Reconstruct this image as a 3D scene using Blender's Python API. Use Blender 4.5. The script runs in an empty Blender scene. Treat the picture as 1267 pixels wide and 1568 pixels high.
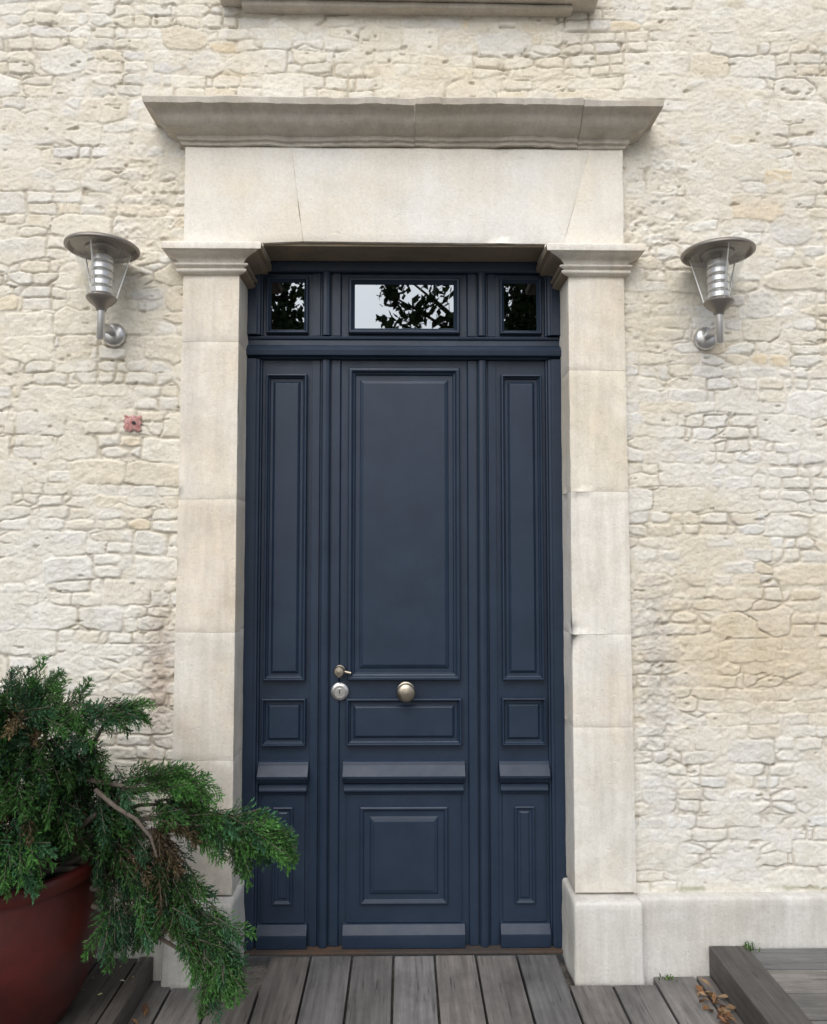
import bpy, bmesh, math, random
import numpy as np
from mathutils import Vector, Matrix
random.seed(7); rng=np.random.default_rng(11)
S=bpy.context.scene
COL=S.collection
# ------------------------------------------------------------------ materials
def newmat(name):
    m=bpy.data.materials.new(name); m.use_nodes=True
    nt=m.node_tree; nt.nodes.clear()
    out=nt.nodes.new('ShaderNodeOutputMaterial'); b=nt.nodes.new('ShaderNodeBsdfPrincipled')
    nt.links.new(b.outputs[0],out.inputs[0]); return m,nt,b
def N(nt,t,**k):
    n=nt.nodes.new(t)
    for a,v in k.items(): setattr(n,a,v)
    return n
def coords(nt,scale=(1,1,1)):
    tc=N(nt,'ShaderNodeTexCoord'); mp=N(nt,'ShaderNodeMapping'); mp.inputs['Scale'].default_value=scale
    nt.links.new(tc.outputs['Object'],mp.inputs[0])
    return mp.outputs[0]
def noise(nt,vec,scale,detail=5,rough=.6):
    n=N(nt,'ShaderNodeTexNoise'); n.inputs['Scale'].default_value=scale; n.inputs['Detail'].default_value=detail
    n.inputs['Roughness'].default_value=rough; nt.links.new(vec,n.inputs['Vector']); return n.outputs['Fac']
def ramp(nt,fac,stops):
    r=N(nt,'ShaderNodeValToRGB'); e=r.color_ramp.elements
    while len(e)<len(stops): e.new(.5)
    for i,(p,c) in enumerate(stops):
        e[i].position=p; e[i].color=(*c,1) if len(c)==3 else c
    nt.links.new(fac,r.inputs[0]); return r.outputs[0]
def mix(nt,fac,a,b,mode='MIX'):
    m=N(nt,'ShaderNodeMix',data_type='RGBA',blend_type=mode)
    for s,v in ((0,fac),(6,a),(7,b)):
        if isinstance(v,bpy.types.NodeSocket): nt.links.new(v,m.inputs[s])
        else: m.inputs[s].default_value=v if s==0 else (*v,1)
    return m.outputs[2]
def bump(nt,b,h,strength=.3,dist=.01,prev=None):
    n=N(nt,'ShaderNodeBump'); n.inputs['Strength'].default_value=strength; n.inputs['Distance'].default_value=dist
    nt.links.new(h,n.inputs['Height'])
    if prev is not None: nt.links.new(prev,n.inputs['Normal'])
    nt.links.new(n.outputs[0],b.inputs['Normal']); return n.outputs[0]

MW,nt,b=newmat('rubble_limestone')
at=N(nt,'ShaderNodeAttribute'); at.attribute_name='Col'
v=coords(nt)
c=mix(nt,1.,at.outputs['Color'],ramp(nt,noise(nt,v,75,6,.75),[(.28,(.76,.74,.70)),(.45,(.98,.98,.98)),(.75,(1.05,1.05,1.05))]),'MULTIPLY')
c=mix(nt,1.,c,ramp(nt,noise(nt,v,11,6,.7),[(.3,(.89,.87,.82)),(.55,(1,1,1)),(.8,(1.04,1.04,1.03))]),'MULTIPLY')
nt.links.new(c,b.inputs['Base Color']); b.inputs['Roughness'].default_value=.95; b.inputs['Specular IOR Level'].default_value=.15
p=bump(nt,b,noise(nt,v,190,5,.8),.6,.004)
bump(nt,b,noise(nt,v,60,6,.8),.5,.007,p)

def stone_mat(name,base,dark,stain,grime=0.0,st=.42):
    m,nt,b=newmat(name); w=coords(nt)
    oi=N(nt,'ShaderNodeObjectInfo')
    c=mix(nt,ramp(nt,noise(nt,w,2.6,6,.6),[(st,(0,0,0)),(st+.3,(1,1,1))]),base,stain)
    c=mix(nt,ramp(nt,noise(nt,w,6,8,.7),[(.5,(0,0,0)),(.8,(.8,.8,.8))]),c,dark)
    c=mix(nt,1.,c,oi.outputs['Color'],'MULTIPLY')
    c=mix(nt,1.,c,ramp(nt,noise(nt,w,90,6,.7),[(.25,(.88,.87,.85)),(.6,(1.02,1.02,1.02))]),'MULTIPLY')
    if grime>0:
        s=coords(nt,(14,14,1.2))
        c=mix(nt,ramp(nt,noise(nt,s,1.5,6,.7),[(.42,(0,0,0)),(.72,(grime,grime,grime))]),c,(.27,.25,.22))
        c=mix(nt,ramp(nt,noise(nt,w,5,6,.7),[(.48,(0,0,0)),(.75,(grime,grime,grime))]),c,(.28,.255,.215))
    nt.links.new(c,b.inputs['Base Color']); b.inputs['Roughness'].default_value=.9; b.inputs['Specular IOR Level'].default_value=.2
    p=bump(nt,b,noise(nt,w,160,5,.7),.35,.003)
    p=bump(nt,b,noise(nt,w,26,6,.65),.4,.006,p)
    bump(nt,b,ramp(nt,noise(nt,w,55,3,.5),[(.30,(0,0,0)),(.36,(1,1,1))]),.35,.003,p)
    return m
M_ST=stone_mat('dressed_limestone',(.83,.805,.75),(.63,.59,.52),(.79,.695,.56),.26,st=.46)
M_LT=stone_mat('lintel_limestone',(.84,.825,.785),(.74,.71,.655),(.81,.75,.63),.08)
M_CO=stone_mat('weathered_cornice_stone',(.60,.565,.51),(.40,.375,.34),(.56,.50,.41),.38)
M_PL=stone_mat('plinth_render',(.67,.665,.645),(.50,.485,.46),(.61,.595,.545),.32)
M_SO=stone_mat('grimy_shaded_limestone',(.26,.215,.16),(.12,.10,.075),(.34,.27,.19),.4)  # dark brown stone: grime plus the shade under the lintel put into the colour
M_TH=stone_mat('threshold_wood',(.06,.052,.048),(.04,.035,.03),(.12,.075,.05))

def paint(name,col):
    m,nt,b=newmat(name); v=coords(nt)
    g=coords(nt,(60,60,2.5))
    c=mix(nt,ramp(nt,noise(nt,v,6,6,.7),[(.35,(0,0,0)),(.75,(1,1,1))]),col,tuple(x*1.3+.002 for x in col))
    c=mix(nt,ramp(nt,noise(nt,v,210,3,.6),[(.66,(0,0,0)),(.74,(.35,.35,.35))]),c,(.10,.11,.13))
    nt.links.new(c,b.inputs['Base Color'])
    r=ramp(nt,noise(nt,v,14,6,.7),[(.3,(.34,.34,.34)),(.7,(.50,.50,.50))]); nt.links.new(r,b.inputs['Roughness'])
    b.inputs['Specular IOR Level'].default_value=.42
    p=bump(nt,b,noise(nt,g,1.0,4,.6),.18,.003); bump(nt,b,noise(nt,v,9,3,.5),.16,.006,p)
    return m
M_DR=paint('navy_satin_paint',(.0120,.0240,.0470))

M_GL,nt,b=newmat('dark_window_glass')
b.inputs['Base Color'].default_value=(.165,.18,.195,1); b.inputs['Metallic'].default_value=1.; b.inputs['Roughness'].default_value=.01
v=coords(nt); bump(nt,b,noise(nt,v,3,1,.5),.04,.01)

def metal(name,col,rough,met=1.):
    m,nt,b=newmat(name); v=coords(nt)
    c=mix(nt,noise(nt,v,40,5,.6),col,tuple(x*.8 for x in col)); nt.links.new(c,b.inputs['Base Color'])
    b.inputs['Metallic'].default_value=met; b.inputs['Roughness'].default_value=rough; return m
M_BR=metal('aged_nickel',(.42,.38,.31),.36); M_CH=metal('polished_steel',(.93,.93,.93),.32,.88); M_CAP=metal('oxidised_steel',(.32,.295,.27),.42,.75)
M_GV=metal('galvanised_steel',(.66,.66,.66),.34,.9)
M_DK=metal('black_metal',(.03,.03,.03),.5,.2)
M_LG,nt,b=newmat('lamp_glass')
tr=N(nt,'ShaderNodeBsdfTransparent'); tr.inputs[0].default_value=(.97,.98,.98,1); gl=N(nt,'ShaderNodeBsdfGlossy'); gl.inputs['Roughness'].default_value=.06
di=N(nt,'ShaderNodeBsdfTranslucent'); di.inputs[0].default_value=(1,1,1,1)
mx=N(nt,'ShaderNodeMixShader'); mx.inputs[0].default_value=.09; mx2=N(nt,'ShaderNodeMixShader'); mx2.inputs[0].default_value=.12
nt.links.new(tr.outputs[0],mx.inputs[1]); nt.links.new(gl.outputs[0],mx.inputs[2]); nt.links.new(mx.outputs[0],mx2.inputs[1]); nt.links.new(di.outputs[0],mx2.inputs[2])
nt.links.new(mx2.outputs[0],[n for n in nt.nodes if n.type=='OUTPUT_MATERIAL'][0].inputs[0])

def wood(name,axis,c1,c2):
    m,nt,b=newmat(name); sc=(45,2.5,45) if axis=='Y' else (2.5,45,45)
    g=coords(nt,sc); v=coords(nt)
    at=N(nt,'ShaderNodeAttribute'); at.attribute_name='Col'
    n1=noise(nt,g,1.,7,.65)
    c=mix(nt,ramp(nt,n1,[(.3,(0,0,0)),(.7,(1,1,1))]),c1,c2)
    c=mix(nt,ramp(nt,noise(nt,v,3.5,7,.7),[(.45,(0,0,0)),(.75,(.7,.7,.7))]),c,tuple(x*.55 for x in c1))
    c=mix(nt,ramp(nt,noise(nt,g,2.6,3,.5),[(.62,(0,0,0)),(.70,(.7,.7,.7))]),c,tuple(x*.35 for x in c1))
    c=mix(nt,1.,c,at.outputs['Color'],'MULTIPLY')
    nt.links.new(c,b.inputs['Base Color']); b.inputs['Roughness'].default_value=.6; b.inputs['Specular IOR Level'].default_value=.4
    bump(nt,b,n1,.9,.004); return m
M_WD=wood('weathered_deck_wood','Y',(.112,.105,.102),(.255,.242,.232))
M_WX=wood('weathered_deck_wood_cross','X',(.11,.105,.10),(.23,.22,.21))
M_WB=wood('dark_wet_wood','Y',(.055,.051,.049),(.125,.116,.11))

M_POT,nt,b=newmat('red_glazed_ceramic'); v=coords(nt)
c=mix(nt,ramp(nt,noise(nt,v,6,6,.6),[(.35,(0,0,0)),(.7,(1,1,1))]),(.085,.012,.010),(.035,.008,.007)); nt.links.new(c,b.inputs['Base Color'])
b.inputs['Roughness'].default_value=.38; bump(nt,b,noise(nt,v,12,4,.5),.15,.01)
M_SOIL,nt,b=newmat('potting_soil'); b.inputs['Base Color'].default_value=(.03,.022,.015,1); b.inputs['Roughness'].default_value=1; bump(nt,b,noise(nt,coords(nt),60),1,.02)
M_BK,nt,b=newmat('juniper_bark'); v=coords(nt)
c=mix(nt,noise(nt,v,60),(.06,.048,.038),(.16,.135,.11)); nt.links.new(c,b.inputs['Base Color']); b.inputs['Roughness'].default_value=.9; bump(nt,b,noise(nt,v,120),.6,.004)
def leafmat(name):
    m,nt,b=newmat(name); at=N(nt,'ShaderNodeAttribute'); at.attribute_name='Col'
    nt.links.new(at.outputs['Color'],b.inputs['Base Color']); b.inputs['Roughness'].default_value=.55; b.inputs['Specular IOR Level'].default_value=.25
    return m
M_LF=leafmat('foliage')
M_GR,nt,b=newmat('gravel_ground'); v=coords(nt)
c=ramp(nt,noise(nt,v,30,6,.7),[(.3,(.10,.09,.08)),(.7,(.26,.24,.21))]); nt.links.new(c,b.inputs['Base Color']); b.inputs['Roughness'].default_value=.95; bump(nt,b,noise(nt,v,60),.6,.02)
M_RED,nt,b=newmat('faded_red_plaster'); v=coords(nt)
c=ramp(nt,noise(nt,v,45,6,.7),[(.35,(.40,.13,.13)),(.55,(.58,.33,.31)),(.7,(.66,.58,.53))]); nt.links.new(c,b.inputs['Base Color']); b.inputs['Roughness'].default_value=.9; bump(nt,b,noise(nt,v,80),.8,.01)

# ------------------------------------------------------------------ mesh helpers
def empty(name,loc=(0,0,0)):
    e=bpy.data.objects.new(name,None); e.location=loc; e.empty_display_size=.1; COL.objects.link(e); return e
def mk(name,verts,faces,mat,parent=None,smooth=None,cols=None,recalc=True):
    me=bpy.data.meshes.new(name); me.from_pydata([tuple(map(float,q)) for q in verts],[],faces); me.update()
    if cols is not None:
        a=me.color_attributes.new('Col','FLOAT_COLOR','POINT')
        cc=np.ones((len(verts),4),np.float32); cc[:,:3]=np.array(cols,dtype=np.float32); a.data.foreach_set('color',cc.ravel())
    if recalc:
        bm=bmesh.new(); bm.from_mesh(me); bmesh.ops.recalc_face_normals(bm,faces=bm.faces); bm.to_mesh(me); bm.free()
    me.materials.append(mat)
    if smooth is not None:
        me.polygons.foreach_set('use_smooth',[True]*len(me.polygons)); me.set_sharp_from_angle(angle=math.radians(smooth))
    o=bpy.data.objects.new(name,me); COL.objects.link(o)
    if parent is not None: o.parent=parent; o.matrix_parent_inverse=Matrix.Translation(-parent.location)
    return o
def box_vf(x0,x1,y0,y1,z0,z1,base=0):
    vs=[(x0,y0,z0),(x1,y0,z0),(x1,y1,z0),(x0,y1,z0),(x0,y0,z1),(x1,y0,z1),(x1,y1,z1),(x0,y1,z1)]
    fs=[(0,3,2,1),(4,5,6,7),(0,1,5,4),(1,2,6,5),(2,3,7,6),(3,0,4,7)]
    return vs,[tuple(i+base for i in f) for f in fs]
def boxes(name,L,mat,parent=None,bev=0.,cols=None):
    V=[];F=[];C=[]
    for i,q in enumerate(L):
        v_,f_=box_vf(*q,base=len(V)); V+=v_;F+=f_
        if cols: C+=[cols[i]]*8
    o=mk(name,V,F,mat,parent,cols=C if cols else None,recalc=False)
    if bev>0:
        m=o.modifiers.new('b','BEVEL'); m.width=bev; m.segments=2; m.limit_method='ANGLE'
    return o
disp=bpy.data.textures.new('worn','CLOUDS'); disp.noise_scale=.09; disp.noise_depth=4
def block(name,corners,y0,y1,mat,parent,res=.03,bev=.006,worn=.007,tint=(1,1,1)):
    (ax,az),(bx,bz),(cx,cz),(dx,dz)=corners
    nu=max(2,int(math.hypot(bx-ax,bz-az)/res)); nv=max(2,int(math.hypot(dx-ax,dz-az)/res)); nw=max(2,int(abs(y1-y0)/res))
    def P(u,v,w):
        x=(ax*(1-u)+bx*u)*(1-v)+(dx*(1-u)+cx*u)*v; z=(az*(1-u)+bz*u)*(1-v)+(dz*(1-u)+cz*u)*v
        return (x,y0+(y1-y0)*w,z)
    V=[];F=[]
    def grid(n,m,fn):
        b0=len(V)
        for j in range(m+1):
            for i in range(n+1): V.append(fn(i/n,j/m))
        for j in range(m):
            for i in range(n):
                a=b0+j*(n+1)+i; F.append((a,a+1,a+n+2,a+n+1))
    grid(nu,nv,lambda a,b:P(a,b,0)); grid(nu,nv,lambda a,b:P(a,b,1))
    grid(nu,nw,lambda a,b:P(a,0,b)); grid(nu,nw,lambda a,b:P(a,1,b))
    grid(nv,nw,lambda a,b:P(0,a,b)); grid(nv,nw,lambda a,b:P(1,a,b))
    o=mk(name,V,F,mat,parent,recalc=False)
    bm=bmesh.new(); bm.from_mesh(o.data); bmesh.ops.remove_doubles(bm,verts=bm.verts,dist=1e-5); bmesh.ops.recalc_face_normals(bm,faces=bm.faces)
    for f in bm.faces: f.smooth=True
    bm.to_mesh(o.data); bm.free()
    m=o.modifiers.new('b','BEVEL'); m.width=bev; m.segments=2; m.limit_method='ANGLE'; m.angle_limit=math.radians(40)
    d=o.modifiers.new('d','DISPLACE'); d.texture=disp; d.texture_coords='GLOBAL'; d.strength=worn; d.mid_level=.5
    o.color=(*tint,1)
    return o
def rings(x0,x1,z0,z1,prof,y,V,F,cap=True):
    b0=len(V)
    for ins,h in prof:
        V+= [(x0+ins,y-h,z0+ins),(x1-ins,y-h,z0+ins),(x1-ins,y-h,z1-ins),(x0+ins,y-h,z1-ins)]
    for k in range(len(prof)-1):
        for i in range(4):
            j=(i+1)%4; F.append((b0+4*k+i,b0+4*k+j,b0+4*k+4+j,b0+4*k+4+i))
    if cap:
        e=b0+4*(len(prof)-1); F.append((e,e+1,e+2,e+3))
def profx(x0,x1,prof,y,V,F):
    n=len(prof); b0=len(V)
    for x in (x0,x1):
        for z,h in prof: V.append((x,y-h,z))
    for i in range(n-1): F.append((b0+i,b0+n+i,b0+n+i+1,b0+i+1))
    F.append(tuple(range(b0,b0+n))); F.append(tuple(range(b0+2*n-1,b0+n-1,-1)))
def profz(z0,z1,prof,y,V,F):
    n=len(prof); b0=len(V)
    for z in (z0,z1):
        for x,h in prof: V.append((x,y-h,z))
    for i in range(n-1): F.append((b0+i,b0+n+i,b0+n+i+1,b0+i+1))
    F.append(tuple(range(b0,b0+n))); F.append(tuple(range(b0+2*n-1,b0+n-1,-1)))
def lathe(name,prof,c,mat,parent=None,seg=48,axis='Z',smooth=40):
    V=[];F=[];n=len(prof)
    for s in range(seg):
        a=2*math.pi*s/seg
        for r,h in prof:
            if axis=='Z': V.append((c[0]+r*math.cos(a),c[1]+r*math.sin(a),c[2]+h))
            else: V.append((c[0]+r*math.cos(a),c[1]-h,c[2]+r*math.sin(a)))
    for s in range(seg):
        t=(s+1)%seg
        for i in range(n-1): F.append((s*n+i,t*n+i,t*n+i+1,s*n+i+1))
    return mk(name,V,F,mat,parent,smooth=smooth)
def tube_vf(path,rad,V,F,seg=8):
    P=[Vector(p) for p in path]; b0=len(V)
    up=Vector((.13,.27,.95))
    for i,p in enumerate(P):
        d=(P[min(i+1,len(P)-1)]-P[max(i-1,0)]).normalized()
        a=d.cross(up)
        if a.length<.05: a=d.cross(Vector((1,0,0)))
        a.normalize(); bb=d.cross(a)
        for s in range(seg):
            t=2*math.pi*s/seg; V.append(tuple(p+(a*math.cos(t)+bb*math.sin(t))*rad[i]))
    for i in range(len(P)-1):
        for s in range(seg):
            t=(s+1)%seg; F.append((b0+i*seg+s,b0+i*seg+t,b0+(i+1)*seg+t,b0+(i+1)*seg+s))
    F.append(tuple(b0+s for s in range(seg))); e=b0+(len(P)-1)*seg; F.append(tuple(e+s for s in range(seg)))

# ------------------------------------------------------------------ numpy noise
def hsh(i,j,s):
    i=i.astype(np.int64); j=np.asarray(j).astype(np.int64)
    n=(i*374761393+j*668265263+s*144269504)&0xffffffff
    n=((n^(n>>13))*1274126177)&0xffffffff; n=n^(n>>16); return n/4294967296.
def vn(x,y,s):
    xi=np.floor(x);yi=np.floor(y);fx=x-xi;fy=y-yi;fx=fx*fx*(3-2*fx);fy=fy*fy*(3-2*fy)
    a=hsh(xi,yi,s);b_=hsh(xi+1,yi,s);c_=hsh(xi,yi+1,s);d=hsh(xi+1,yi+1,s)
    return (a*(1-fx)+b_*fx)*(1-fy)+(c_*(1-fx)+d*fx)*fy
def fbm(x,y,s,o=4,r=.5):
    t=0;a=1;n=0
    for k in range(o): t=t+a*vn(x*2**k+k*7.3,y*2**k-k*3.1,s+k); n+=a; a*=r
    return t/n
def sst(a,b_,x):
    t=np.clip((x-a)/(b_-a),0,1); return t*t*(3-2*t)
def voro(x,z,w,h,s,jx=.75,jz=.20):
    cu=x/w; cv=z/h; row=np.floor(cv)
    d1=np.full(x.shape,9.);d2=np.full(x.shape,9.);p1=np.zeros(x.shape+(2,));p2=np.zeros(x.shape+(2,));i1=np.zeros(x.shape);j1=np.zeros(x.shape)
    for dj in (-1,0,1):
        r=row+dj; off=hsh(r,0*r,s+91); ci=np.floor(cu-off)
        for di in (-2,-1,0,1,2):
            i=ci+di
            px=i+off+.5+(hsh(i,r,s)-.5)*jx; pz=r+.5+(hsh(i,r,s+5)-.5)*jz
            d=(np.abs(cu-px)**5+np.abs(cv-pz)**5)**.2
            near=d<d1; sec=(~near)&(d<d2)
            p2[near]=p1[near]; d2=np.where(near,d1,np.where(sec,d,d2))
            p2[sec,0]=px[sec];p2[sec,1]=pz[sec]
            p1[near,0]=px[near];p1[near,1]=pz[near]
            i1=np.where(near,i,i1); j1=np.where(near,r,j1); d1=np.where(near,d,d1)
    e=(d2-d1)*.5
    ax=np.abs(p2[...,0]-p1[...,0]); az=np.abs(p2[...,1]-p1[...,1])
    sc=(ax*w+az*h)/(ax+az+1e-6)
    return e*(.5*h+.5*sc)*1.1,i1,j1,cu-p1[...,0],cv-p1[...,1]

def wall_mesh(name,xs,zs,keep,parent,yoff=0.):
    X,Z=np.meshgrid(xs,zs)
    wx=X+.018*(fbm(X*5,Z*5,3)-.5)+.011*(fbm(X*30,Z*30,4,4)-.5)
    wz=Z+.020*(fbm(X*3.5,Z*5,13)-.5)+.009*(fbm(X*32,Z*32,14,4)-.5)+.07*(fbm(X*.8,Z*.8,77)-.5)
    eL,iL,jL,tuL,tvL=voro(wx,wz,.190,.098,21)
    eS,iS,jS,tuS,tvS=voro(wx,wz,.120,.049,55)
    big=hsh(iL,jL,201)>.74
    e=np.where(big,eL,np.minimum(eL,eS)); i=np.where(big,iL+5000,iS); j=np.where(big,jL+900,jS)
    tu=np.where(big,tuL,tuS); tv=np.where(big,tvL,tvS)
    h1=hsh(i,j,301);h2=hsh(i,j,302);h3=hsh(i,j,303);h4=hsh(i,j,304);h5=hsh(i,j,305)
    fine=fbm(X*26,Z*34,400,5,.72)-.5; med=fbm(X*7,Z*9,410,4)-.5; low=fbm(X*1.3,Z*1.6,420,3)
    ff=fbm(X*60,Z*80,450,2,.7)-.5
    rough=np.zeros_like(X)
    for (cx,cz,rx,rz) in ((-1.02,2.98,.16,.20),(1.02,2.95,.14,.26),(1.0,1.1,.10,.38),(-.97,1.15,.08,.3)):
        rough=np.maximum(rough,np.exp(-((X-cx)/rx)**4-((Z-cz)/rz)**4))
    jw=.003+.009*sst(.35,.75,fbm(X*5,Z*6,700,3))
    hs=.0046+.0036*h1+(h2-.5)*.0042*tv*2+(h3-.5)*.003*tu+fine*(.008+.010*rough)+ff*.0032
    hm=.0048+.003*(low-.5)*2+.006*med+.007*fine+.0028*ff
    sm=sst(jw*.35,jw*1.0,e)
    exposed=sst(-.0015,.0015,hs-hm)*sm
    H=hm*(1-sm)+np.maximum(hs,hm)*sm
    crev=sst(.44,.64,fbm(X*7,Z*10,500,3))
    edge=np.exp(-(e/.0034)**2)*crev*sst(.2,.6,hsh(i,j,310)+.15)
    H=H-.007*edge-.008*rough*sst(.55,.75,fbm(X*28,Z*32,520,3))
    pits=sst(.79,.85,fbm(X*18,Z*34,530,3)); H=H-.007*pits
    A=lambda *c:np.array(c)
    cream=A(.83,.785,.67);white=A(.86,.85,.81);tan=A(.74,.645,.48);grey=A(.71,.705,.685);yel=A(.77,.61,.37);mort=A(.785,.745,.655)
    C=cream+(white-cream)*h4[...,None]
    k=(h5>.84)[...,None]; C=np.where(k,C*.58+tan*.42,C)
    k=(h5<.20)[...,None]; C=np.where(k,C*.5+grey*.5,C)
    k=((h5>.5)&(h5<.512))[...,None]; C=np.where(k,C*.45+yel*.55,C)
    C=C*(.91+.12*h2[...,None])
    C=mort+(C-mort)*(.15+.85*exposed)[...,None]
    big_l=sst(.35,.7,fbm(X*.9,Z*1.1,600,4))[...,None]
    C=C*(1-.28*big_l)+A(.85,.805,.70)*.28*big_l
    wob=fbm(X*4,Z*5,610,4)
    for (cx,cz,rx,rz,col,s_) in ((1.38,1.20,.42,.27,(.69,.585,.425),.8),(1.12,1.62,.14,.30,(.73,.655,.50),.55),(.99,1.10,.07,.42,(.57,.555,.53),.6),
            (-.95,1.13,.06,.30,(.47,.39,.325),.85),(.2,3.54,.75,.09,(.79,.72,.56),.5),(-.7,3.55,.12,.1,(.79,.67,.46),.45),(-1.45,2.3,.5,.5,(.80,.755,.64),.5),
            (1.35,.55,.55,.35,(.77,.79,.80),.5),(-1.4,1.4,.45,.4,(.82,.83,.81),.4),(1.45,2.1,.5,.35,(.83,.83,.81),.45),(-1.02,2.98,.14,.2,(.77,.70,.57),.5),(1.0,2.5,.10,.12,(.69,.62,.47),.6)):
        g=np.exp(-(((X-cx)/rx)**2+((Z-cz)/rz)**2)**1.3)*sst(.25,.6,wob+.12)*s_
        C=C*(1-g[...,None])+np.array(col)*g[...,None]
    moss=np.exp(-((Z-.298)/.010)**2)*sst(.5,.68,fbm(X*9,Z*9,640,3))*.6
    C=C*(1-moss[...,None])+A(.24,.25,.12)*moss[...,None]
    recess_tone=np.clip(pits*.45+edge*.45,0,.8)[...,None]; C=C*(1-recess_tone)+A(.38,.325,.25)*recess_tone  # pits and joint edges tinted darker brown
    V=np.stack([X,-H+.008+yoff,Z],-1).reshape(-1,3).astype(np.float32)
    ny,nx=X.shape; idx=np.arange(nx*ny).reshape(ny,nx)
    q=np.stack([idx[:-1,:-1],idx[:-1,1:],idx[1:,1:],idx[1:,:-1]],-1).reshape(-1,4)
    cx=(X[:-1,:-1]+X[1:,1:]).ravel()/2; cz=(Z[:-1,:-1]+Z[1:,1:]).ravel()/2
    q=q[keep(cx,cz)]
    me=bpy.data.meshes.new(name); me.vertices.add(len(V)); me.vertices.foreach_set('co',V.ravel())
    me.loops.add(q.size); me.loops.foreach_set('vertex_index',q.ravel().astype(np.int32))
    me.polygons.add(len(q)); me.polygons.foreach_set('loop_start',(np.arange(len(q))*4).astype(np.int32))
    me.update(calc_edges=True); me.validate()
    a=me.color_attributes.new('Col','FLOAT_COLOR','POINT'); cc=np.ones((len(V),4),np.float32); cc[:,:3]=np.clip(C.reshape(-1,3),0,.86); a.data.foreach_set('color',cc.ravel())
    me.polygons.foreach_set('use_smooth',np.ones(len(q),bool)); me.materials.append(MW)
    o=bpy.data.objects.new(name,me); COL.objects.link(o); o.parent=parent; return o
WALL=empty('stone_wall')
def keep1(x,z): return ~(((np.abs(x)<.84)&(z<3.19))|((np.abs(x)<.60)&(z>3.86)))
wall_mesh('rubble_face',np.arange(-1.88,1.881,.0042),np.arange(.02,4.081,.0042),keep1,WALL)
def keep2(x,z): return ~(((np.abs(x)<1.86)&(z<4.06)&(z>.04))|((np.abs(x)<.84)&(z<.2))|((np.abs(x)<.60)&(z<5.2)&(z>3.9)))
wall_mesh('rubble_face_outer',np.arange(-7,7.01,.025),np.arange(-.1,6.5,.025),keep2,WALL,.004)
for sx,nm in ((1,'plinth_right'),(-1,'plinth_left')):
    xs=[.884,1.9,3.2,5.0]
    for i in range(3):
        a,b_=xs[i],xs[i+1]-.003
        if sx<0: a,b_=-b_,-a
        block(nm+'_%d'%i,[(a,-.1),(b_,-.1),(b_,.285),(a,.285)],-.045,.03,M_PL,WALL,.035,.012,.010)

# ------------------------------------------------------------------ door surround
SUR=empty('stone_door_surround')
FY=-.030
TR=[(.93,.94,.945),(.97,.97,.97),(1.0,1.0,1.0),(1.0,.98,.92),(1.005,.99,.96)]
TLf=[(.90,.895,.885),(.94,.935,.92),(.975,.935,.885),(.99,.97,.93),(.99,.975,.945)]
for sx in (-1,1):
    js=[.300,.92,1.275,1.83,2.31,2.688] if sx>0 else [.300,.80,1.285,1.80,2.42,2.688]
    for i in range(5):
        z0,z1=js[i],js[i+1]-.0001
        ox=lambda z:.886-(z-.3)*.0055
        c=[(.652,z0),(ox(z0),z0),(ox(z1),z1),(.652,z1)]
        if sx<0: c=[(-c[1][0],c[1][1]),(-c[0][0],c[0][1]),(-c[3][0],c[3][1]),(-c[2][0],c[2][1])]
        block('jamb_block',c,FY,.20,M_ST,SUR,.03,.0006,.0045,tint=(TR if sx>0 else TLf)[i])
    c=[(.632,-.02),(.896,-.02),(.892,.29),(.636,.29)]
    if sx<0: c=[(-.896,-.02),(-.632,-.02),(-.636,.29),(-.892,.29)]
    block('jamb_base',c,-.092,.20,M_PL,SUR,.03,.012,.012)
    prof=[(0,2.6865),(.014,2.690),(.022,2.697),(.022,2.704),(.014,2.709),(.016,2.712),(.026,2.716),(.028,2.722),(.022,2.728),(.014,2.731),(.016,2.738),(.024,2.748),(.038,2.757),(.054,2.763),(.056,2.767),(.066,2.768),(.068,2.790),(.062,2.797),(0,2.7975)]
    n=len(prof)
    xo,xi=.873,.652
    st=[(xo,.03,1,0),(xo,FY,1,1),(xi,FY,-1.45,1),(xi,.158,-1.45,0)]
    V=[];F=[]
    for (x,y,kx,ky) in st:
        for p_,z_ in prof: V.append((sx*(x+p_*kx),y-p_*ky,z_))
    for a in range(3):
        for i in range(n-1): F.append((a*n+i,a*n+n+i,a*n+n+i+1,a*n+i+1))
    F.append(tuple(range(n))); F.append(tuple(range(3*n,4*n)))
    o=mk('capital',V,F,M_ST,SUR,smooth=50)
    o.data.materials.append(M_SO)  # inner faces get the dark stone, grime and shade in its colour
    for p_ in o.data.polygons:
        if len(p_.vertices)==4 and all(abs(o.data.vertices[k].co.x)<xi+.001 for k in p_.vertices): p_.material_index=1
ZB,ZT=2.825,3.208
block('frieze_stone',[(-.873,2.803),(-.402,ZB),(-.452,ZT),(-.873,ZT)],FY,.22,M_LT,SUR,.035,.0012,.008,(1,.99,.97))
block('frieze_stone',[(-.4015,ZB),(.634,ZB-.006),(.745,ZT),(-.4515,ZT)],FY,.22,M_LT,SUR,.035,.0012,.008)
block('frieze_stone',[(.6345,ZB-.006),(.876,2.803),(.876,ZT),(.7455,ZT)],FY,.22,M_LT,SUR,.035,.0012,.008,(1,.985,.95))
boxes('joint_mortar',[(-.80,.80,FY+.010,.19,ZB+.02,ZT-.01),(-.86,-.6575,FY+.0055,.19,.31,2.68),(.6575,.86,FY+.0055,.19,.31,2.68)],M_ST,SUR)
boxes('capital_bed',[(-.868,-.56,FY+.002,.155,2.798,2.826),(.56,.868,FY+.002,.155,2.798,2.826)],M_ST,SUR)
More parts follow.
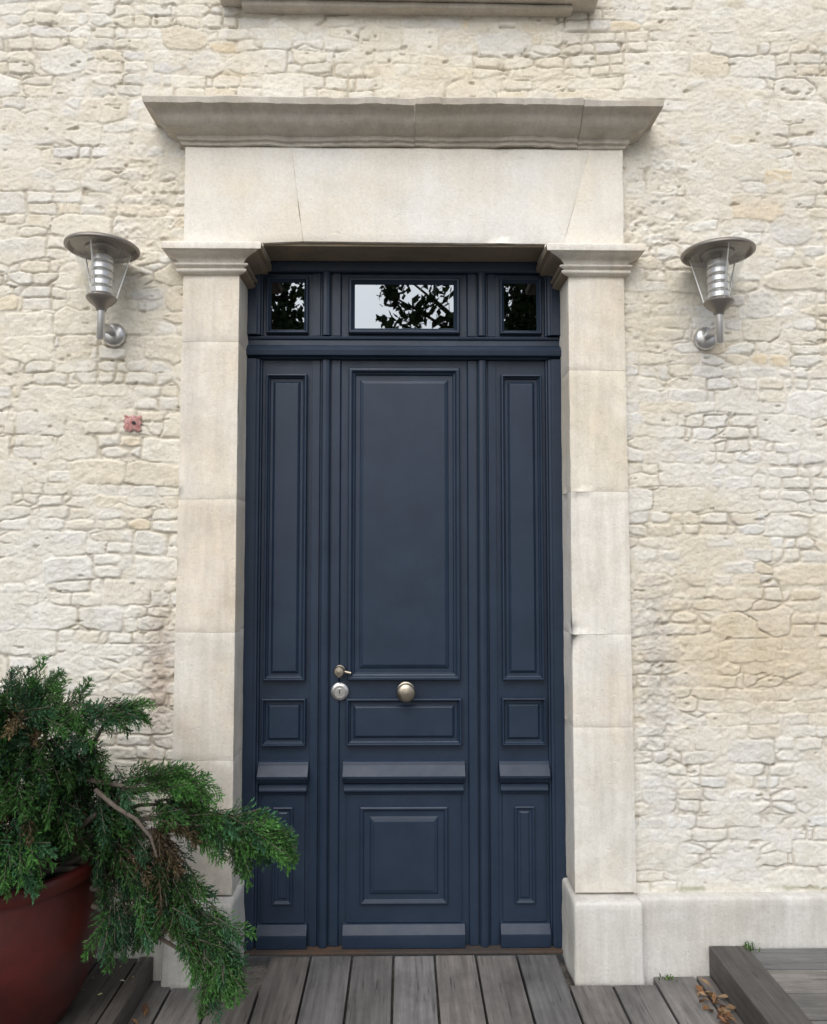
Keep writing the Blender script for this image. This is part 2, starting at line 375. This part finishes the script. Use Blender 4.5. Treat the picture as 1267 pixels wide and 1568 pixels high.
boxes('soffit_face',[(-.640,.640,FY+.014,.20,2.812,2.824)],M_SO,SUR)  # thin dark slab under the lintel, soffit shade and grime in its colour
cp=[(0,3.2095),(.010,3.211),(.012,3.222),(.022,3.226),(.024,3.240),(.030,3.245),(.048,3.250),(.070,3.262),(.084,3.280),(.094,3.298),(.108,3.308),(.116,3.311),(.124,3.312),(.127,3.334),(.122,3.340),(0,3.350)]
n=len(cp)
segs=[(-.876,.0400),(.0420,.6915),(.6935,.876)]
for k,(a,b_) in enumerate(segs):
    V=[];F=[]
    m=max(3,int((b_-a)/.012)); cols=[]
    for q in range(m+1):
        t=q/m; x=a+(b_-a)*t
        kk=0
        if k==0 and q==0: kk=-1
        if k==2 and q==m: kk=1
        cols.append((x,kk))
    if k==0: cols=[('w',-1)]+cols
    if k==2: cols=cols+[('w',1)]
    dz=(0,.0022,-.001)[k]
    for x,kk in cols:
        for p_,z_ in cp:
            xx=0 if x=='w' else x
            wv=float(vn(np.array([xx*9.]),np.array([z_*14.]),5)[0]-.5)*.006+float(vn(np.array([xx*33.]),np.array([z_*40.]),6)[0]-.5)*.004
            ch=float(vn(np.array([xx*26.]),np.array([3.3]),8)[0]); ch=max(0,ch-.78)*.05 if z_>3.31 and p_>.1 else 0
            if x=='w': V.append(((-.876 if kk<0 else .876)+kk*p_,.04,z_+dz))
            else: V.append((x+kk*p_,FY-p_-wv-dz+ch,z_+wv*.8+dz))
    c_=len(cols)
    for a_ in range(c_-1):
        for i in range(n-1): F.append((a_*n+i,a_*n+n+i,a_*n+n+i+1,a_*n+i+1))
    F.append(tuple(range(n))); F.append(tuple(range((c_-1)*n,c_*n)))
    mk('cornice_stone',V,F,M_CO,SUR,smooth=35)

# ------------------------------------------------------------------ front door
DOOR=empty('front_door',(0,.16,0))
Y0=.16
V=[];F=[]
v_,f_=box_vf(-.668,.668,Y0,Y0+.05,.012,2.811); V+=v_;F+=f_
big=[(0,0),(0,.020),(.004,.026),(.013,.027),(.018,.022),(.020,.015),(.027,.012),(.030,.004),(.048,.004),(.050,.007),(.064,.014)]
sml=[(i*.62,h) for i,h in big]
mini=[(i*.5,h) for i,h in big]
for s in (-1,0,1):
    x0,x1=((-.232,.232) if s==0 else ((.403,.575) if s>0 else (-.575,-.403)))
    pr=big if s==0 else sml
    rings(x0,x1,1.070,2.362 if s==0 else 2.335,pr,Y0,V,F)
    rings(x0-.004,x1+.004,.808,1.000,[(i*.62,h) for i,h in big] if s==0 else mini,Y0,V,F)
    e=.010
    profx(x0-e-.006,x1+e+.006,[(.655,0),(.660,.022),(.672,.030),(.684,.044),(.694,.046),(.730,.016),(.742,.012),(.748,0)],Y0,V,F)
    profx(x0-e,x1+e,[(.612,0),(.614,.016),(.622,.020),(.630,.030),(.637,.030),(.652,.014),(.6545,.012),(.6548,0)],Y0,V,F)
    profz(.106,.611,[(x0-.002,0),(x0-.002,.008),(x0+.012,.010),(x1-.012,.010),(x1+.002,.008),(x1+.002,0)],Y0,V,F)
    if s==0: rings(-.178,.178,.180,.565,[(0,0),(0,.020),(.005,.024),(.012,.022),(.018,.014),(.040,.013),(.044,.018),(.058,.022)],Y0,V,F)
    else:
        a,b_=x0+.045,x1-.045
        rings(a,b_,.180,.565,[(0,0),(0,.019),(.004,.022),(.009,.020),(.013,.014),(.022,.0135),(.026,.017)],Y0,V,F)
    profx(x0-e-.004,x1+e+.004,[(.014,0),(.014,.030),(.060,.034),(.068,.034),(.100,.014),(.105,0)],Y0,V,F)
    rings(x0-.002,x1+.002,2.506,2.745,[(0,0),(0,.018),(.005,.024),(.012,.024),(.018,.016),(.024,.010),(.027,.004)] if s==0 else [(0,0),(0,.018),(.004,.023),(.008,.023),(.013,.014),(.018,.009),(.020,.004)],Y0,V,F,cap=False)
profx(-.666,.666,[(2.396,0),(2.398,.018),(2.404,.024),(2.408,.046),(2.430,.050),(2.434,.044),(2.446,.036),(2.454,.024),(2.458,.012),(2.480,.011),(2.483,.018),(2.492,.020),(2.496,.014),(2.498,0)],Y0,V,F)
for sx in (-1,1):
    q=[(.668,0),(.668,.034),(.615,.034),(.608,.028),(.600,.026),(.598,.014),(.592,.012),(.590,0)]
    profz(.013,2.396,[(sx*a,h) for a,h in q],Y0,V,F)
    profz(2.4985,2.8105,[(sx*a,h) for a,h in q],Y0,V,F)
    for z0,z1 in ((.013,2.395),(2.499,2.810)):
        profz(z0,z1,[(sx*a,h) for a,h in ((.384,0),(.384,.006),(.352,.008),(.350,0))],Y0,V,F)
        profz(z0,z1,[(sx*a,h) for a,h in ((.345,0),(.344,.014),(.338,.020),(.326,.023),(.314,.020),(.308,.014),(.307,0))],Y0,V,F)
        profz(z0,z1,[(sx*a,h) for a,h in ((.301,0),(.301,.009),(.268,.009),(.264,.004),(.262,0))],Y0,V,F)
profx(-.589,.589,[(2.765,0),(2.766,.020),(2.772,.026),(2.8095,.028),(2.8098,0)],Y0,V,F)
o=mk('door_joinery',V,F,M_DR,DOOR,recalc=True)
m=o.modifiers.new('b','BEVEL'); m.width=.0012; m.segments=2; m.limit_method='ANGLE'; m.angle_limit=math.radians(25)
V=[];F=[]
for x0,x1 in ((-.209,.209),(.4205,.5575),(-.5575,-.4205)):
    v_,f_=box_vf(x0-.01,x1+.01,Y0-.005,Y0+.001,2.52,2.735,base=len(V)); V+=v_;F+=f_
mk('glazing',V,F,M_GL,DOOR)
def knob(name,x,z,prof,mat): return lathe(name,prof,(x,Y0,z),mat,DOOR,40,'Y')
knob('centre_knob',.008,1.030,[(0,.020),(.034,.020),(.036,.024),(.030,.027),(.012,.028),(.010,.045),(.014,.050),(.030,.054),(.037,.062),(.038,.070),(.033,.078),(.018,.083),(0,.084)],M_BR)
knob('upper_knob',-.262,1.112,[(0,.009),(.020,.009),(.021,.014),(.009,.016),(.008,.036),(.020,.042),(.023,.050),(.018,.058),(0,.060)],M_BR)
knob('lock_rose',-.262,1.026,[(0,.009),(.034,.009),(.036,.015),(.031,.020),(.024,.021),(.022,.017),(.015,.017),(.013,.024),(0,.024)],M_GV)
boxes('key_slot',[(-.264,-.260,Y0-.0255,Y0-.02,1.018,1.034)],M_DK,DOOR)
V=[];F=[]; tube_vf([(-.262,Y0-.035,1.112),(-.24,Y0-.040,1.110),(-.215,Y0-.040,1.104)],[.007,.006,.007],V,F); mk('lever',V,F,M_BR,DOOR,smooth=60)
boxes('threshold',[(-.655,.655,.108,.205,.001,.0115)],M_TH,DOOR,.003)

# ------------------------------------------------------------------ upper window (only its sill is in view)
WIN=empty('upper_window',(0,0,3.75))
block('sill',[(-.745,3.815),(.780,3.802),(.780,3.92),(-.745,3.92)],-.085,.10,M_CO,WIN,.04,.008,.008)
block('sill_bed',[(-.655,3.785),(.680,3.782),(.680,3.800),(-.655,3.813)],-.045,.10,M_CO,WIN,.04,.006,.006)
V=[];F=[]
rings(-.60,.60,3.922,5.2,[(0,-.14),(0,-.10),(.06,-.10),(.065,-.12)],0,V,F,cap=False)
mk('frame',V,F,M_DR,WIN)
boxes('panes',[(-.56,.56,.125,.135,3.96,5.15)],M_GL,WIN)

# ------------------------------------------------------------------ wall lamps
def lamp(x,z,name):
    L=empty(name,(x,0,z)); ly=-.135
    lathe('wall_rose',[(0,.0),(.046,.0),(.047,.012),(.040,.022),(.026,.028),(.010,.030),(0,.030)],(x,.0,z),M_GV,L,40,'Y')
    V=[];F=[]
    tube_vf([(x,-.02,z+.004),(x,-.05,z+.006),(x,-.08,z+.004),(x,ly+.015,z-.006),(x,ly,z-.012)],[.014,.016,.018,.018,.016],V,F,16)
    tube_vf([(x,ly,z-.055),(x,ly,z-.05),(x,ly,z+.09)],[.011,.015,.013],V,F,16)
    mk('arm',V,F,M_GV,L,smooth=50)
    c=(x,ly,z-.006)
    lathe('cup',[(0,.062),(.018,.062),(.022,.074),(.042,.090),(.054,.104),(.056,.110),(.052,.116),(.030,.118),(0,.118)],c,M_CAP,L)
    pr=[(.026,.118)]
    for k in range(5):
        zz=.122+k*.031; pr+=[(.026,zz),(.037,zz+.001),(.040,zz+.004),(.039,zz+.021),(.036,zz+.025),(.026,zz+.026)]
    lathe('louvres',pr,c,M_CH,L,smooth=30)
    lathe('stem',[(.015,.27),(.015,.30)],c,M_CAP,L)
    lathe('shade_glass',[(.050,.116),(.062,.165),(.079,.225),(.102,.285)],c,M_LG,L)
    lathe('cap',[(0,.322),(.05,.321),(.095,.318),(.128,.312),(.135,.305),(.135,.299),(.130,.294),(.124,.294),(.119,.300),(.113,.306),(.070,.309),(.062,.305),(.060,.296),(.045,.292),(0,.292)],c,M_CAP,L)
    V=[];F=[]
    for k in range(3):
        a=k*2.094+.5
        tube_vf([(x+.052*math.cos(a),ly+.052*math.sin(a),z+.106),(x+.104*math.cos(a),ly+.104*math.sin(a),z+.298)],[.0025,.0025],V,F,8)
    mk('struts',V,F,M_CH,L,smooth=50)
    return L
lamp(-1.148,2.452,'wall_lamp'); lamp(1.205,2.446,'wall_lamp.001')

# ------------------------------------------------------------------ small red plaster box remnant
RB=empty('doorbell_remnant',(-1.07,0,2.10))
V=[];F=[]
for i in range(9):
    for j in range(9):
        u=i/8-.5; w=j/8-.5
        ed=max(abs(u),abs(w))*2
        V.append((-1.07+u*.066+.004*math.sin(j*2.1),-.004-.007*(1-ed**6)+.003*math.sin(i*3+j*2),2.10+w*.062+.004*math.sin(i*1.7)))
for i in range(8):
    for j in range(8): a=i*9+j; F.append((a,a+1,a+10,a+9))
mk('plate',V,F,M_RED,RB,smooth=60)
lathe('screw',[(0,.0),(.007,.0),(.007,.004),(0,.005)],(-1.062,-.012,2.102),M_DK,RB,16,'Y')

# ------------------------------------------------------------------ decks
def planks(name,mat,L):
    cols=[]
    for q in L:
        k=.75+.45*random.random(); t=(random.random()-.5)*.10; cols.append((k*(1+t),k,k*(1-t)))
    return boxes(name,L,mat,None,.003,cols)
L=[]; x=-.53-.162*3
while x<1.30:
    zz=random.uniform(-.002,.002); L.append((x+.0045,x+.1580,-6.0,.107 if -.66<x+.08<.64 else -.05,-.035+zz,0+zz)); x+=.1625
L=[(a,b_,c,(-.099 if (abs((a+b_)/2)>.60 and abs((a+b_)/2)<.93) else d),e,f) for a,b_,c,d,e,f in L]
planks('wooden_deck',M_WD,L)
L=[(-.985,-.935,-6,-.05,-.05,.085)]; x=-.99
while x>-3: L.append((x-.142,x-.004,-6,-.05,.052,.080+random.uniform(-.001,.001))); x-=.146
planks('wooden_platform',M_WB,L)
P2=planks('wooden_platform.001',M_WB,[(1.150,1.290,-6,-.052,-.05,.112)])
L=[]; y=-.055
while y>-6: L.append((1.295,5.,y-.138,y-.003,.070,.104+random.uniform(-.001,.001))); y-=.142
pl=planks('cross_boards',M_WX,L); pl.parent=P2
g=mk('ground',[(-150,-150,-.055),(150,-150,-.055),(150,150,-.055),(-150,150,-.055)],[(0,1,2,3)],M_GR)

# ------------------------------------------------------------------ pot
PX,PY=-1.30,-.40
POT=empty('flower_pot',(PX,PY,.08))
lathe('glazed_body',[(0,0),(.18,0),(.195,.01),(.240,.08),(.276,.17),(.294,.28),(.290,.38),(.276,.45),(.276,.46),(.292,.466),(.297,.480),(.297,.50),(.288,.51),(.27,.51),(.262,.49),(.255,.42),(.255,.40)],(PX,PY,.082),M_POT,POT,72)
lathe('soil',[(0,.46),(.15,.455),(.26,.44)],(PX,PY,.082),M_SOIL,POT,36)

# ------------------------------------------------------------------ juniper
def plume_template(seed):
    r=np.random.default_rng(seed); T=[];K=[]
    for k in range(32):
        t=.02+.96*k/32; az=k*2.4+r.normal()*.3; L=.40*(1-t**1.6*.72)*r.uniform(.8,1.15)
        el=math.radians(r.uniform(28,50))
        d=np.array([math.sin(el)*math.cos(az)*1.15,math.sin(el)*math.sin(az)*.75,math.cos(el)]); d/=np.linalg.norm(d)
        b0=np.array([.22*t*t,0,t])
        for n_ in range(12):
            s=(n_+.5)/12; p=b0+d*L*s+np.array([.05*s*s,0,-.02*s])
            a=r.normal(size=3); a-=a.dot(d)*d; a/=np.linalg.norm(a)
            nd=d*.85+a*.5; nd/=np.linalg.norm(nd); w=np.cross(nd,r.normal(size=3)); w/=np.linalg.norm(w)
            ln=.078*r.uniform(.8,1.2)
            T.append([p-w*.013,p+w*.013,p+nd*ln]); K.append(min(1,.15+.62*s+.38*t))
    return np.array(T),np.array(K)
TP=[plume_template(s) for s in range(5)]
shrub=empty('juniper_shrub',(PX,PY,.5))
base=np.array([-1.27,-.40,.53])
# centre, radii, count, plume size, direction, brightness, share of dead brown sprays
CL=[((-1.27,-.44,1.11),(.22,.16,.07),44,.14,(.1,-.1,.6),1.0,.02),
    ((-1.12,-.50,1.07),(.12,.12,.06),22,.13,(.8,-.2,.2),1.1,.02),
    ((-.97,-.45,1.075),(.09,.08,.035),15,.13,(1,-.1,.10),1.1,.02),
    ((-.90,-.45,1.085),(.05,.05,.02),6,.11,(1,-.1,.12),1.1,.0),
    ((-1.40,-.45,1.0),(.22,.18,.13),56,.15,(-.2,-.5,.3),.8,.02),
    ((-1.20,-.48,.94),(.22,.16,.12),72,.15,(.3,-.6,-.2),.6,.05),
    ((-1.30,-.62,.86),(.24,.10,.13),84,.15,(.1,-.6,-.4),.75,.05),
    ((-1.32,-.68,.735),(.18,.09,.075),66,.14,(.15,-.6,-.6),1.25,.03),
    ((-1.16,-.64,.70),(.09,.08,.07),30,.13,(.4,-.4,-.6),1.3,.03),
    ((-1.04,-.46,.80),(.15,.12,.12),54,.14,(.4,-.3,-.5),.6,.08),
    ((-.82,-.44,.855),(.12,.08,.04),24,.12,(.8,-.2,.15),1.0,.02),
    ((-.70,-.45,.84),(.07,.07,.035),14,.12,(.9,-.2,.0),1.25,.02),
    ((-.72,-.44,.745),(.12,.10,.055),30,.13,(.7,-.2,-.3),.75,.08),
    ((-.57,-.46,.715),(.11,.09,.055),34,.14,(.9,-.2,-.2),1.15,.03),
    ((-.43,-.48,.685),(.085,.07,.05),28,.12,(.9,-.2,-.35),1.4,.0),
    ((-.50,-.46,.62),(.07,.06,.04),12,.11,(.5,-.2,-.8),.9,.0),
    ((-.94,-.42,.62),(.10,.09,.15),46,.14,(.3,-.2,-.9),.6,.10),
    ((-.88,-.46,.42),(.10,.08,.10),32,.13,(.3,-.3,-1),.9,.06),
    ((-.78,-.44,.56),(.08,.08,.13),32,.14,(.3,-.2,-.9),.6,.35),
    ((-.70,-.46,.45),(.09,.08,.10),30,.13,(.5,-.2,-.8),.8,.15),
    ((-.62,-.48,.37),(.10,.08,.07),32,.13,(.7,-.2,-.6),1.1,.03),
    ((-.57,-.50,.29),(.08,.07,.06),22,.12,(.4,-.2,-1),1.15,.02),
    ((-.61,-.50,.215),(.05,.05,.045),9,.11,(.1,-.2,-1),1.05,.0),
    ((-1.62,-.5,.85),(.15,.2,.2),50,.15,(-.6,-.3,.1),.8,.02),
    ((-1.25,-.38,.78),(.25,.18,.18),60,.16,(.2,-.4,.1),.4,.1)]
TV=[];TC=[];BV=[];BF=[]
for (c,r,n,sz,d,br,dead) in CL:
    c=np.array(c); r=np.array(r); d=np.array(d,float); d/=np.linalg.norm(d)
    b0=base+rng.normal(size=3)*[.05,.05,.01]; mid=(b0+c)/2+np.array([0,.05,.10+.06*rng.random()]); e=c-d*.05+np.array([0,.04,-.01])
    pts=[]
    for k in range(9):
        t=k/8; p_=(1-t)**2*b0+2*t*(1-t)*mid+t*t*e; pts.append(p_+rng.normal(size=3)*.006*(0<k<8))
    tube_vf(pts,[.014-.010*k/8 for k in range(9)],BV,BF,7)
    for q in range(n):
        u=rng.normal(size=3); u/=np.linalg.norm(u); u*=rng.random()**.4
        tip=c+u*r
        ax=d*1.0+u*.55+rng.normal(size=3)*.28; ax/=np.linalg.norm(ax)
        s=sz*rng.uniform(.75,1.25)
        root=tip-ax*s*.5
        if q%2==0: tube_vf([e,e+(root-e)*.5+np.array([0,.01,.008]),root],[.0024,.0018,.0014],BV,BF,4)
        tube_vf([root,root+ax*s*.5,root+ax*s*.9],[.0018,.0013,.0008],BV,BF,4)
        down=np.array([0,0,-1.]); xx=down-down.dot(ax)*ax
        if np.linalg.norm(xx)<.1: xx=np.array([1.,0,0])-ax[0]*ax
        xx/=np.linalg.norm(xx); yy=np.cross(ax,xx)
        T,K=TP[rng.integers(5)]
        W_=(T[...,0:1]*xx+T[...,1:2]*yy+T[...,2:3]*ax)*s+root
        TV.append(W_.reshape(-1,3))
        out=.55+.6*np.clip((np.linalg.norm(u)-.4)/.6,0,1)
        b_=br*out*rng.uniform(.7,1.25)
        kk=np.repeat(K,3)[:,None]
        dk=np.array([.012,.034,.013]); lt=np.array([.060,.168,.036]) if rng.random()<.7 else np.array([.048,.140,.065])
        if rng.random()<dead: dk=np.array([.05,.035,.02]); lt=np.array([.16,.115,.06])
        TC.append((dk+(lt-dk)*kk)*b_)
TV=np.concatenate(TV); TC=np.concatenate(TC)
F=np.arange(len(TV)).reshape(-1,3).tolist()
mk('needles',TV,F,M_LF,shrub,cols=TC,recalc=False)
tube_vf([(-.98,-.50,.84),(-.90,-.54,.80),(-.83,-.56,.77),(-.78,-.57,.72),(-.76,-.57,.66)],[.008,.007,.006,.005,.003],BV,BF,7)
tube_vf([(-1.20,-.5,.62),(-1.1,-.48,.86),(-1.03,-.48,.87),(-.93,-.48,.85),(-.80,-.48,.83)],[.012,.010,.009,.007,.004],BV,BF,7)
mk('branches',BV,BF,M_BK,shrub,smooth=60)

# ------------------------------------------------------------------ fallen leaves and weeds
def leaves(name,cx,cy,cz,rx,ry,n,size,pal,hz=.03):
    V=[];F=[];C=[]
    for k in range(n):
        p_=np.array([cx+rng.normal()*rx,cy+rng.normal()*ry,cz+abs(rng.normal())*hz]); a=rng.random()*6.28
        s=size*rng.uniform(.6,1.3); u=np.array([math.cos(a),math.sin(a),rng.normal()*.3]); w=np.array([-math.sin(a),math.cos(a),rng.normal()*.3]); up=np.array([0,0,1.])
        b0=len(V); V+=[p_-u*s,p_-w*s*.45+up*s*.25,p_+u*s+up*s*.2,p_+w*s*.45+up*s*.25,p_]; F+=[(b0,b0+1,b0+4),(b0+1,b0+2,b0+4),(b0+2,b0+3,b0+4),(b0+3,b0,b0+4)]
        c_=pal[rng.integers(len(pal))]; C+=[np.array(c_)*rng.uniform(.7,1.2)]*5
    return mk(name,V,F,M_LF,None,cols=C,recalc=False)
brn=[(.17,.085,.04),(.21,.12,.06),(.10,.05,.03),(.24,.16,.09)]
leaves('fallen_leaves',1.090,-.27,.004,.030,.07,34,.020,brn,.012)
leaves('fallen_leaves.001',-.895,-.42,.004,.02,.10,18,.020,brn,.012)
leaves('fallen_leaves.002',-1.0,-.17,.084,.06,.05,8,.008,[(.6,.6,.5),(.4,.4,.2)],.004)
def tuft(name,x,y,z,n,h,c0=(.07,.14,.03)):
    V=[];F=[];C=[]
    for k in range(n):
        a=rng.random()*6.28; l=h*rng.uniform(.5,1.1); q=np.array([x+rng.normal()*.012,y+rng.normal()*.008,z]); d=np.array([math.cos(a),math.sin(a)*.6-.2,0])*l*.6
        w=np.array([-math.sin(a),math.cos(a),0])*.0022; b0=len(V)
        V+=[q-w,q+w,q+d*.45+w+np.array([0,0,l*.75]),q+d*.45-w+np.array([0,0,l*.75]),q+d+np.array([0,0,l*.8])]
        F+=[(b0,b0+1,b0+2,b0+3),(b0+3,b0+2,b0+4)]; C+=[np.array(c0)*rng.uniform(.6,1.4)]*5
    return mk(name,V,F,M_LF,None,cols=C,recalc=False)
tuft('grass_tuft',.985,-.068,.0,18,.022); tuft('grass_tuft.001',1.30,-.075,.105,22,.035)

# ------------------------------------------------------------------ garden trees behind the viewer (seen mirrored in the glazing)
def tree(name,x,y,h,seed,cl):
    r=np.random.default_rng(seed); E=empty(name,(x,y,-.05)); BV=[];BF=[]
    top=np.array([x,y,h*.55]); tube_vf([(x,y,-.05),(x+.05,y,1.2),(x-.05,y+.05,h*.35),tuple(top)],[.22,.17,.14,.10],BV,BF,12)
    V=[];C=[]
    for (cx,cy,cz,rr,n) in cl:
        c=np.array([cx,cy,cz]); s=np.array([x,y,h*r.uniform(.25,.5)]); m=(s+c)/2+np.array([0,0,.5])
        tube_vf([(1-t)**2*s+2*t*(1-t)*m+t*t*c for t in np.linspace(0,1,7)],list(np.linspace(.07,.012,7)),BV,BF,7)
        for k in range(n):
            u=r.normal(size=3); u/=np.linalg.norm(u); p_=c+u*rr*r.random()**.5
            a=r.normal(size=3);a/=np.linalg.norm(a);b_=np.cross(a,r.normal(size=3));b_/=np.linalg.norm(b_); sz=r.uniform(.06,.13)
            V+=[p_-a*sz,p_-b_*sz*.5,p_+a*sz,p_+b_*sz*.5]; C+=[np.array([.05,.085,.03])*r.uniform(.5,1.5)]*4
    F=np.arange(len(V)).reshape(-1,4).tolist()
    mk('leaves',V,F,M_LF,E,cols=C,recalc=False); mk('trunk_and_limbs',BV,BF,M_BK,E,smooth=60)
r=np.random.default_rng(5)
cl=[]
for k in range(26):
    a=r.random()*6.28; cl.append((2.9+2.1*math.cos(a)*r.random()**.5,-10+1.6*math.sin(a),r.uniform(4.0,8.5),.75,230))
cl+=[(1.9,-9.3,5.3,.5,260),(2.1,-9.3,6.0,.5,200),(.5,-9,5.85,.36,80),(.15,-9,5.45,.34,80),(-.25,-9.1,5.95,.36,80),(.75,-9,5.35,.3,60),(-.1,-9,6.3,.3,40),(-.3,-9.1,5.35,.25,40)]
tree('garden_tree',2.8,-10,8,3,cl)
cl=[(-3.1+1.9*math.cos(k*1.3)*((k%5)/5+.2),-10.5+1.4*math.sin(k*1.7),4.2+(k*.37)%4.2,.75,220) for k in range(24)]
cl+=[(-1.95,-9.4,5.3,.45,240),(-2.1,-9.4,6.0,.5,150)]
tree('garden_tree.001',-3.3,-10.5,8,4,cl)

# ------------------------------------------------------------------ light
W=bpy.data.worlds.new('World'); S.world=W; W.use_nodes=True; nt=W.node_tree; nt.nodes.clear()
sky=nt.nodes.new('ShaderNodeTexSky'); sky.sky_type='NISHITA'; sky.sun_disc=False
EL,ROT=46,192
sky.sun_elevation=math.radians(EL); sky.sun_rotation=math.radians(ROT); sky.air_density=1.0; sky.dust_density=3.0; sky.ozone_density=1.0
hs=nt.nodes.new('ShaderNodeHueSaturation'); hs.inputs['Saturation'].default_value=.5
bg=nt.nodes.new('ShaderNodeBackground'); bg.inputs[1].default_value=.15; wo=nt.nodes.new('ShaderNodeOutputWorld')
nt.links.new(sky.outputs[0],hs.inputs['Color']); nt.links.new(hs.outputs[0],bg.inputs[0]); nt.links.new(bg.outputs[0],wo.inputs[0])
sl=bpy.data.lights.new('sun','SUN'); sl.energy=2.3; sl.angle=math.radians(70); sl.color=(1,.98,.95)
so=bpy.data.objects.new('sun',sl); COL.objects.link(so)
dv=Vector((math.sin(math.radians(ROT))*math.cos(math.radians(EL)),math.cos(math.radians(ROT))*math.cos(math.radians(EL)),math.sin(math.radians(EL))))
so.rotation_euler=dv.to_track_quat('Z','Y').to_euler(); so.location=dv*20
# ------------------------------------------------------------------ camera
cam=bpy.data.cameras.new('camera'); cam.sensor_fit='HORIZONTAL'; cam.sensor_width=36; cam.lens=32.1; cam.clip_end=1000; cam.clip_start=.05
co=bpy.data.objects.new('camera',cam); COL.objects.link(co); co.location=(0,-2.90,1.60); co.rotation_euler=(math.radians(93.0),0,math.radians(-.73)); S.camera=co
S.view_settings.view_transform='Standard'; S.view_settings.look='None'; S.view_settings.exposure=0
